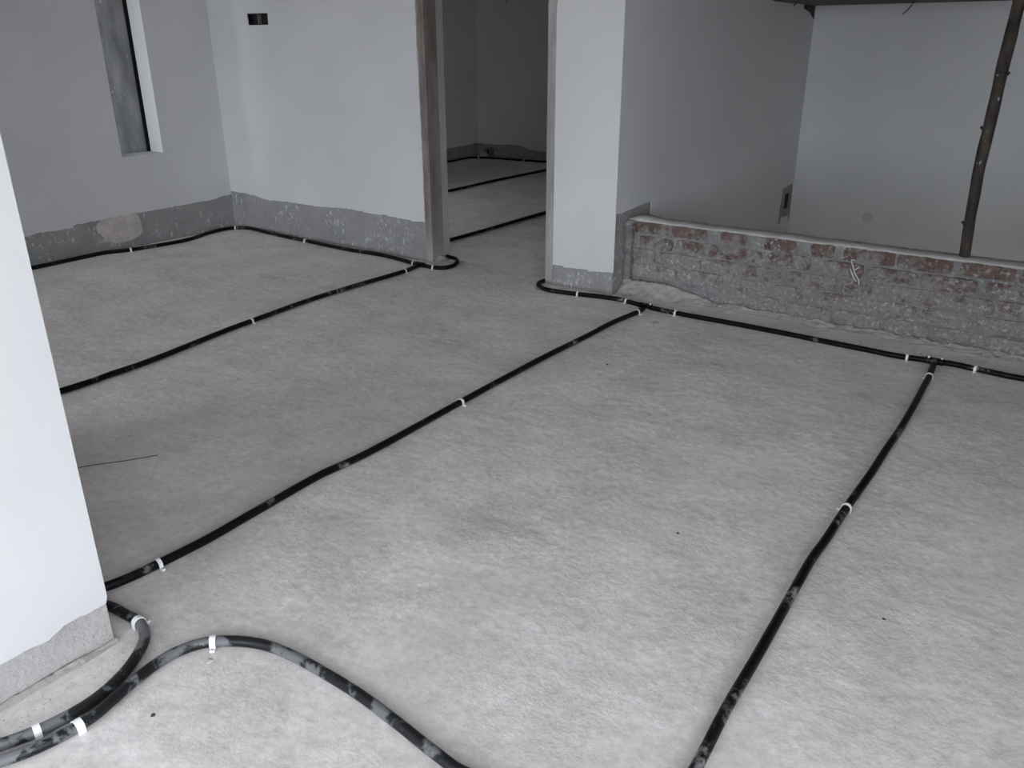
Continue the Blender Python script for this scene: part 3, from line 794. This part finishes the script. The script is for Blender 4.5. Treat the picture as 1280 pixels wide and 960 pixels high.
clip((541.5,334.4), pB, 'white clip directly in front of the left door post', -1)
clip((722,367.6), pC, 'white clip on the pipe in front of the white pier', -1)
clip((783,376), pC, 'white clip between the pier and the parapet tee', -1)
clip((845,391), pD, 'white clip on the parapet pipe just right of its left tee', -1)
clip((1132,446.6), pD, 'white clip on the parapet pipe just left of the last tee', -1)
clip((1220,461.5), pE, 'white clip right of the last tee, nearest the right edge', -1)
clip((1161,470.4), p3, 'white clip on the right floor pipe just below the last tee', -1)
clip((1058,634.6), p3, 'white clip halfway down the right floor pipe', -1)
clip((599,196.8), pa_, 'white clip in the far corner of the dark back room', -1)
clip((655,200.4), pa_, 'white clip on the far wall pipe of the back room, seen beside the pier', -1)

# ------------------------------------------------------------------ drain stub in the back room
c = onY(613, 188, YR)
dr = bpy.data.objects.new('drain_stub', None); COL.objects.link(dr); dr.location = (c.x, YR, 0)
tag(dr, 'short grey drain pipe stub coming out at the foot of the back room wall', 'drain pipe')
bm = bmesh.new(); rr = tube(bm, [Vector((0.01, 0.02, .085)), Vector((0.01, -.04, .085)), Vector((0.005, -.10, .083))], 0.056, 18, False)
r2 = tube(bm, [Vector((0.01, 0.02, .085)), Vector((0.01, -.04, .085)), Vector((0.005, -.10, .083))], 0.049, 18, False)
for k in range(18): bm.faces.new((rr[-1][k], rr[-1][(k+1) % 18], r2[-1][(k+1) % 18], r2[-1][k]))
finish('sleeve', bm, 'drain_grey', dr, True)
bm = bmesh.new(); tube(bm, [Vector((0.01, -.02, .085)), Vector((0.01, -.025, .085))], 0.049, 18); finish('dark_mouth', bm, 'flat_black', dr)  # black disc stands for the darkness inside the sleeve
bm = bmesh.new()
bmesh.ops.create_uvsphere(bm, u_segments=14, v_segments=8, radius=0.06)
for v in bm.verts: v.co = Vector((v.co.x*1.25 - .045, v.co.y*.7 - .095, max(0, v.co.z*.75 + .033) + .0))
finish('mortar_lump', bm, 'crumb_grey', dr, True)

# ------------------------------------------------------------------ loose wires from the stair soffit and the back room ceiling
def wire(P, label):
    bm = bmesh.new(); tube(bm, catmull(P, 0.03), 0.0042, 8)
    tag(finish('loose_wire', bm, 'wire', None, True), label, 'wire', 'loose wire ends')
w = [onY(x, y, YS-0.25) for x, y in [(1128,18),(1135,12),(1140,6),(1143,0)]]
wire(w + [Vector((w[-1].x+.01, YS-.25, 1.80))], 'short dark wire end hanging before the far stairwell wall')
w = [onX(x, y, XS+.10) for x, y in [(992,7),(996,2.5),(998,-1)]]
wire(w + [Vector((XS+.10, w[-1].y+.05, 1.98)), Vector((XS, w[-1].y+.06, 2.0))], 'dark wire end sticking out near the upper stairwell corner')
w = [onY(x, y, YR-.3) for x, y in [(632,4),(633.5,1),(636,-3)]]
wire(w + [Vector((w[-1].x+.05, YR-.3, 2.3)), Vector((w[-1].x+.05, YR-.3, Z_C))], 'thin wire end hanging in the dark back room')

# ------------------------------------------------------------------ crumbs on the floor
def crumb_mesh(bm, c, r, rng, flat=0.6):
    vs = []
    for dx, dy, dz in ((1,0,0),(-1,0,0),(0,1,0),(0,-1,0),(0,0,1),(.6,.6,.5),(-.6,.5,.55),(.5,-.6,.5)):
        vs.append(bm.verts.new(c + Vector((dx*r*rng.uniform(.7, 1.2), dy*r*rng.uniform(.7, 1.2), max(0, dz)*r*flat*rng.uniform(.8, 1.2)))))
    bmesh.ops.convex_hull(bm, input=vs)
def crumb(px, r, mat, label, name='mortar_crumb', flat=0.6, seed=1):
    c = fl(px[0], px[1], 0); rng = random.Random(seed)
    bm = bmesh.new(); crumb_mesh(bm, Vector((0, 0, 0)), r, rng, flat)
    for v in [v for v in bm.verts if not v.link_faces]: bm.verts.remove(v)
    o = finish(name, bm, mat); o.location = (c.x, c.y, 0)
    tag(o, label, 'crumb', 'crumbs lying on the floor'); return o
crumb((475,793.5), .008, 'crumb_grey', 'pale chip on the bright floor right of the nearest pipe arch', seed=2)
crumb((820,403.5), .028, 'crumb_grey', 'flat grey flake of mortar just below the left parapet tee', 'mortar_flake', .22, 3)
crumb((261,827), .012, 'crumb_grey', 'pale chip just below the clip on the pipe arch', seed=4)
crumb((191.5,894), .0065, 'crumb_dark', 'black crumb on the floor below the two near pipes', seed=5)
crumb((847,666.7), .006, 'crumb_dark', 'black speck in the middle of the floor left of the right pipe', seed=6)
crumb((759,456), .008, 'crumb_dark', 'dark speck just right of the upper middle pipe', seed=7)
crumb((1105,774), .006, 'crumb_dark', 'dark speck on the floor right of the right pipe', seed=9)
crumb((1073,718), .014, 'crumb_grey', 'small pale chip right of the bend in the right pipe', flat=.3, seed=10)
crumb((776,370), .035, 'crumb_grey', 'lump of pale mortar in the angle between pier and parapet', 'mortar_lump', .5, 11)
crumb((1106,413), .022, 'crumb_grey', 'pale stone at the foot of the parapet, left of the last tee', 'small_stone', .8, 12)
crumb((31,855), .012, 'crumb_dark', 'dark pebble stuck at the crumbling foot of the near wall', 'pebble', .8, 13)
# thin straw lying on the left floor
a, b = fl(98, 584.5, .0016), fl(196, 569.5, .0016)
bm = bmesh.new(); tube(bm, [a.lerp(b, k/8) + Vector((0, .004*math.sin(k), 0)) for k in range(9)], 0.0016, 6)
tag(finish('straw', bm, 'straw'), 'thin dark straw lying on the floor behind the near wall', 'straw')
# fine grit scattered over the open floor: nobody could count it
rng = random.Random(5); bm = bmesh.new()
def grit_at(x, y, r):
    vs = [bm.verts.new((x + r*math.cos(a)*rng.uniform(.7, 1.3), y + r*math.sin(a)*rng.uniform(.7, 1.3), -0.0005)) for a in (0, 1.6, 3.1, 4.7)]
    tp = bm.verts.new((x + r*rng.uniform(-.3, .3), y + r*rng.uniform(-.3, .3), r*rng.uniform(.5, .9)))
    for k in range(4): bm.faces.new((vs[k], vs[(k+1) % 4], tp))
for k in range(700):
    gx, gy, gr = rng.uniform(-5.8, 1.2), rng.uniform(0.4, 4.4), rng.uniform(.0012, .0035)
    if gx < -1.88 and gy < 0.93: continue
    grit_at(gx, gy, gr)
for k in range(260):
    grit_at(rng.uniform(-2.4, 0.2), PY - abs(rng.gauss(.05, .05)) - .17, rng.uniform(.002, .007))
for k in range(260):
    grit_at(NX + abs(rng.gauss(.06, .05)) + .03, rng.uniform(0.3, 0.95), rng.uniform(.0012, .0035))
g = finish('floor_grit', bm, 'crumb_grey')
g['kind'] = 'stuff'; g['label'] = 'fine grey grit scattered over the cement floor'; g['category'] = 'grit'
